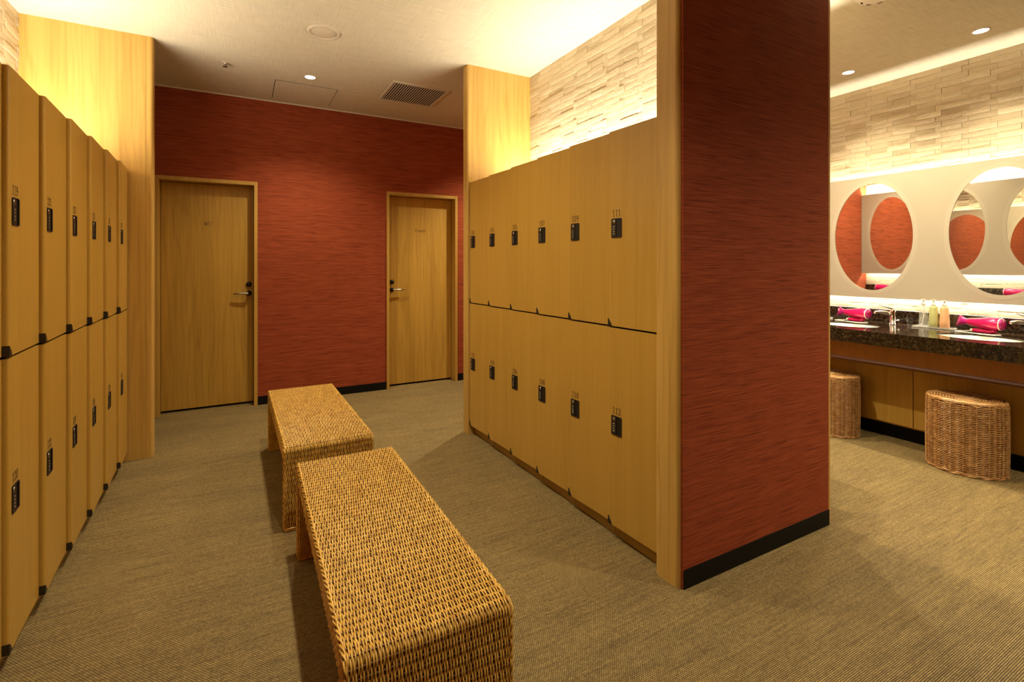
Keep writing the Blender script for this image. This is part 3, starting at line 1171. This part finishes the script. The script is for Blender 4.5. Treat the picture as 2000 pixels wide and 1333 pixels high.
s1 = thing('wicker_stool', 'oval wicker stool in full view before the vanity cabinet', 'stool', (4.140, 1.392, 0), 0.25, 'wicker stools')
build_stool(s1)
s2 = copy_tree(s1)
s2.location = (4.130, 2.235, 0)
s2['label'] = 'oval wicker stool half hidden behind the partition edge'

# ------------------------------------------------------------------ vanity
VY0 = 0.16
YV = YE - .004
CZ = 0.835
CX0 = 4.08


def oval(cx, cy, rx, ry, n=40):
    return [(cx + rx * math.cos(2 * PI * i / n), cy + ry * math.sin(2 * PI * i / n)) for i in range(n)]


def sheet_with_holes(bounds, holes, a0, a1, to3, n=40):
    """flat slab (thickness a0..a1) with oval holes; the slab is cut into one cell for each hole"""
    u0, u1, v0, v1 = bounds
    cuts = [u0] + [(holes[i][0] + holes[i + 1][0]) / 2 for i in range(len(holes) - 1)] + [u1]
    mb = MB()
    for (cu, cv, ru, rv), c0, c1 in zip(holes, cuts[:-1], cuts[1:]):
        inn, out = [], []
        for i in range(n):
            a = 2 * PI * (i + .5) / n
            ca, sa = math.cos(a), math.sin(a)
            inn.append((cu + ru * ca, cv + rv * sa))
            tu = (c1 - cu) / ca if ca > 1e-9 else ((c0 - cu) / ca if ca < -1e-9 else 1e9)
            tv = (v1 - cv) / sa if sa > 1e-9 else ((v0 - cv) / sa if sa < -1e-9 else 1e9)
            q = min(tu, tv)
            out.append([cu + q * ca, cv + q * sa])
        # snap one point to each corner
        for cr in ((c0, v0), (c0, v1), (c1, v0), (c1, v1)):
            j = min(range(n), key=lambda i: (out[i][0] - cr[0]) ** 2 + (out[i][1] - cr[1]) ** 2)
            out[j] = list(cr)
        for a, flip in ((a0, True), (a1, False)):
            vs = [to3(p[0], p[1], a) for p in inn] + [to3(p[0], p[1], a) for p in out]
            fs = []
            for i in range(n):
                j = (i + 1) % n
                f = (i, n + i, n + j, j)
                fs.append(f[::-1] if flip else f)
            mb.add(vs, fs)
        for ring, flip in ((inn, True), (out, False)):
            vs = [to3(p[0], p[1], a0) for p in ring] + [to3(p[0], p[1], a1) for p in ring]
            mb.add(vs, [((i, (i + 1) % n, n + (i + 1) % n, n + i)[::-1] if flip else (i, (i + 1) % n, n + (i + 1) % n, n + i)) for i in range(n)])
    return mb


BAS = [0.58, 1.41, 2.24, 3.05]
t = thing('vanity_counter', 'long dark granite vanity counter with sunken oval basins', 'counter', (0, 0, 0))
mb = sheet_with_holes((VY0, YV, CX0, XV - .004), [(y, 4.40, .225 if y < 3 else .2, .170) for y in BAS], CZ - .010, CZ, lambda u, v, a: (v, u, a))
mb.build('counter_top', M_GRAN, t)
MB().box(CX0 - .002, CX0 + .03, VY0, YV, CZ - .100, CZ - .0004, bev=.0015, seg=1).build('front_edge', M_GRAN, t)
MB().box(XV - .03, XV - .004, VY0, YV, CZ, .945, bev=.001, seg=1).build('backsplash', M_GRAN, t)
bas = MB().lathe([(1.03, CZ - .0102), (1.0, CZ - .011), (.97, CZ - .05), (.85, CZ - .11), (.5, CZ - .145), (.1, CZ - .15), (0, CZ - .15)], 0, 0, 0, 40, sx=.170, sy=.225).lathe([(0, CZ - .147), (.020, CZ - .147), (.022, CZ - .15)], 0, 0, 0, 16, 1).mesh('basin', [M_CERAM, M_CHROME])
for y in BAS:
    o = link('basin', bas, t, (4.40, y, 0))
    if y > 3:
        o.scale = (1, .2 / .225, 1)

t = thing('vanity_cabinet', 'low oak cabinet with black kick plate under the vanity counter', 'cabinet', (0, 0, 0))
MB().box(4.355, XV - .01, VY0, YV, .11, .62).build('cabinet_body', M_CAB, t)
ys = [VY0, .926, 1.756, 2.586, YV]
for a, b in zip(ys[:-1], ys[1:]):
    MB().box(4.33, 4.354, a + .0025, b - .0025, .125, .615, bev=.001, seg=1).build('cabinet_panel', M_CAB, t)
for y in ys[1:-1]:
    MB().box(4.346, 4.356, y - .0025, y + .0025, .125, .615).build('panel_gap_shade', M_DARK, t)  # dark strip painting the shade between two panels
MB().box(4.40, 4.42, VY0, YV, 0, .11).build('kick_plate', M_BASE, t)
prof = [(4.125, .733), (4.150, .612), (4.35, .612), (4.35, .733)]
MB().prism(prof[::-1], VY0, YV, 'y').build('apron', M_APRON, t)
prof = [(4.146, .612), (4.138, .606), (4.134, .596), (4.138, .586), (4.150, .580), (4.35, .580), (4.35, .612)]
MB().prism(prof[::-1], VY0, YV, 'y').build('apron_bead', M_BEAD, t)


def mirror(name, x, face, y0, y1, z0, z1, ovs, zc, ry, rz, label):
    """frosted mirror slab at plane X=x facing 'face' with clear ovals"""
    t = thing(name, label, 'mirror', (0, 0, 0))
    sg = -face
    to3 = (lambda u, v, a: (x + sg * a, u, v))
    mb = sheet_with_holes((y0, y1, z0, z1), [(y, zc, ry, rz) for y in ovs], 0.0, .018, to3, 64)
    f = mb.build('frosted_glass', M_FROST, t)
    bm = bmesh.new(); bm.from_mesh(f.data); bmesh.ops.recalc_face_normals(bm, faces=bm.faces[:]); bm.to_mesh(f.data); bm.free()
    for y in ovs:
        o = MB()
        n = 64
        pts = oval(y, zc, ry, rz, n)
        o.add([(x + sg * .003, p[0], p[1]) for p in pts], [tuple(range(n)) if face > 0 else tuple(range(n))[::-1]])
        o.build('oval_mirror', M_MIRROR, t)
        r = MB()
        inn, out = oval(y, zc, ry, rz, n), oval(y, zc, ry + .032, rz + .032, n)
        r.add([(x - sg * .0008, p[0], p[1]) for p in inn] + [(x - sg * .0008, p[0], p[1]) for p in out],
              [((i, n + i, n + (i + 1) % n, (i + 1) % n)) for i in range(n)])
        r.build('oval_border', M_RING, t)
    # carrier frame behind, leaving room for the light strips
    MB().box(min(x + sg * .018, x + sg * .078), max(x + sg * .018, x + sg * .078), y0 + .02, y1 - .02, z0 + .055, z1 - .135).build('carrier', M_WHITE, t)
    return t


mirror('mirror_panel', XM, -1, VY0, YE - .004, 1.043, 2.095, [0.583, 1.413, 2.244, 3.00], 1.570, .300, .462, 'long frosted mirror with large clear ovals over the vanity')
mirror('mirror_panel', QO, 1, 1.60, YE - .004, 1.22, 2.203, [1.752, 2.377, 3.002], 1.707, .230, .435, 'frosted mirror with narrow ovals on the partition back, seen reflected')

t = thing('wall_counter', 'dark granite standing counter on the partition back, seen reflected', 'counter', (0, 0, 0))
MB().box(XO + .002, 3.08, 1.74, YE - .003, .87, .97, bev=.002, seg=1).build('counter_top', M_GRAN, t)
MB().box(XO + .002, XO + .03, 1.74, YE - .003, .97, 1.079, bev=.001, seg=1).build('backsplash', M_GRAN, t)
MB().box(XO + .002, 2.96, 1.80, YE - .003, 0, .87).build('base_cabinet', M_CAB, t)


# ------------------------------------------------------------------ faucets
def faucet(label, loc, rz):
    t = thing('faucet', label, 'faucet', loc, rz, 'vanity faucets')
    MB().lathe([(0, 0), (.026, 0), (.026, .006), (.021, .010), (.020, .095), (.021, .118), (.019, .125), (0, .126)], 0, 0, 0, 24).build('body', M_CHROME, t)
    MB().tube([(-.008, 0, .085), (-.05, 0, .098), (-.095, 0, .104), (-.125, 0, .100), (-.132, 0, .088)], [.016, .014, .0125, .012, .011], 12).build('spout', M_CHROME, t)
    MB().tube([(.012, 0, .130), (-.02, 0, .136), (-.07, 0, .149), (-.10, 0, .160)], [.016, .014, .008, .006], 10, sq=.55).build('lever', M_CHROME, t)
    MB().tube([(.020, 0, .035), (.036, 0, .035)], .003, 8).lathe([(0, -.006), (.007, -.006), (.007, .006), (0, .006)], .040, 0, .035, 12, axis='x').build('drain_knob', M_CHROME, t)
    return t


f1 = faucet('chrome faucet left of the bottles, behind the farther basin', (4.70, 2.045, CZ), -0.75)
f2 = copy_tree(f1)
f2.location = (4.70, 1.222, CZ)
f2['label'] = 'chrome faucet cut by the right picture edge, behind the nearer basin'


# ------------------------------------------------------------------ hair dryers
def dryer(label, loc, rz):
    t = thing('hair_dryer', label, 'hair dryer', loc, rz, 'pink hair dryers')
    # lies on its folded handle, nozzle towards +x
    prof = [(0, -.105), (.030, -.105), (.042, -.098), (.046, -.085), (.047, -.05), (.043, -.005), (.034, .05), (.029, .085), (.028, .092), (.0, .092)]
    MB().lathe([(r, z) for r, z in prof], 0, 0, .078, 32, axis='x', sx=1.0, sy=.95).build('barrel', M_PINK, t)
    MB().lathe([(.0440, -.0975), (.0462, -.0945), (.0465, -.0920)], 0, 0, .078, 32, axis='x', sx=1.0, sy=.95).build('accent_ring', M_WHITE, t)
    MB().lathe([(.024, -.1065), (.033, -.1065), (.040, -.101), (.024, -.104)], 0, 0, .078, 28, axis='x').build('intake_grille', M_PINKD, t)
    # nozzle: round to a wide flat mouth
    n = 24
    vs, fs = [], []
    st = [(.088, .027, .026), (.105, .026, .022), (.135, .022, .030), (.160, .010, .044), (.158, .007, .040), (.12, .010, .015)]
    for x, ry, rz_ in st:
        for i in range(n):
            a = 2 * PI * i / n
            vs.append((x + (0.012 * -math.sin(a) if x > .13 else 0), ry * math.cos(a), .078 + rz_ * math.sin(a)))
    for j in range(len(st) - 1):
        for i in range(n):
            fs.append((j * n + i, j * n + (i + 1) % n, (j + 1) * n + (i + 1) % n, (j + 1) * n + i))
    MB().add(vs, fs, 0, True).build('nozzle', M_PINKD, t)
    # folded handle under the barrel
    h = MB().tube([(-.060, 0, .040), (-.052, 0, .026), (-.03, 0, .020), (.03, 0, .020), (.062, 0, .020), (.070, 0, .020)], [.018, .019, .019, .0185, .017, .010], 16, sq=.95).build('handle', M_PINK, t)
    MB().lathe([(.0, -.008), (.012, -.008), (.014, 0), (.012, .008), (0, .008)], .074, 0, .018, 16, axis='x').build('cord_grommet', M_WHITE, h)
    MB().tube([(.080, 0, .016), (.11, .006, .008), (.145, .025, .006), (.150, .05, .005), (.10, .066, .005), (.0, .064, .005), (-.07, .055, .005), (-.10, .03, .005), (-.085, -.012, .005), (-.06, -.03, .005), (.02, -.034, .005)], .0042, 8).build('cord', M_WHITE, t)
    return t


dr = dryer('pink hair dryer on the granite behind the farther basin', (4.63, 2.285, CZ), PI / 2 - .12)
for lab, loc, rz in (('pink hair dryer on the granite behind the nearer basin', (4.63, 1.452, CZ), PI / 2 - .16),
                     ('pink hair dryer on the partition counter, reflected in the farther oval', (2.86, 3.00, .97), -PI / 2),
                     ('pink hair dryer on the partition counter, reflected in the nearer oval', (2.86, 1.86, .97), -PI / 2)):
    c = copy_tree(dr)
    c.location = loc
    c.rotation_euler = (0, 0, rz)
    c['label'] = lab

# ------------------------------------------------------------------ tray and bottles
def tray(label, loc):
    t = thing('amenity_tray', label, 'tray', loc, 0, 'clear trays')
    MB().box(-.050, .050, -.125, .125, 0, .006, bev=.0015, seg=1).build('tray_base', M_ACRYL, t)
    mb = MB()
    for x0, x1, y0, y1 in ((-.05, -.046, -.125, .125), (.046, .05, -.125, .125), (-.046, .046, -.125, -.121), (-.046, .046, .121, .125)):
        mb.box(x0, x1, y0, y1, .006, .014)
    mb.build('tray_rim', M_ACRYL, t)
    return t


tray('clear acrylic tray carrying three pump bottles', (4.715, 1.778, CZ))
tray('clear acrylic tray end at the partition edge', (4.69, 2.66, CZ))


def bottle(name, label, loc, mat, clear=False):
    t = thing(name, label, 'bottle', loc, 0, 'pump bottles')
    MB().lathe([(0, .001), (.028, .001), (.031, .004), (.0305, .05), (.026, .150), (.023, .160), (.012, .168), (.012, .176)], 0, 0, 0, 28).build('bottle_body', mat, t)
    MB().lathe([(.0135, .168), (.0145, .170), (.0145, .186), (.006, .188), (.005, .205), (.011, .206), (.011, .213), (0, .214)], 0, 0, 0, 20).tube([(0, 0, .209), (-.022, .012, .208), (-.030, .016, .202)], .004, 8).build('pump', M_WHITE, t)
    if clear:
        MB().tube([(0, 0, .185), (.001, -.004, .12), (.003, .004, .06), (.002, .012, .012)], .0035, 8).build('dip_tube', M_WHITE, t)
    return t


bottle('clear_pump_bottle', 'clear pump bottle with white dip tube, leftmost on the tray', (4.722, 1.846, CZ + .0065), M_ACRYL, True)
bottle('green_pump_bottle', 'pale green pump bottle in the middle of the tray', (4.722, 1.781, CZ + .0065), M_GREEN)
bottle('orange_pump_bottle', 'pale orange pump bottle, rightmost on the tray', (4.722, 1.714, CZ + .0065), M_ORANGE)
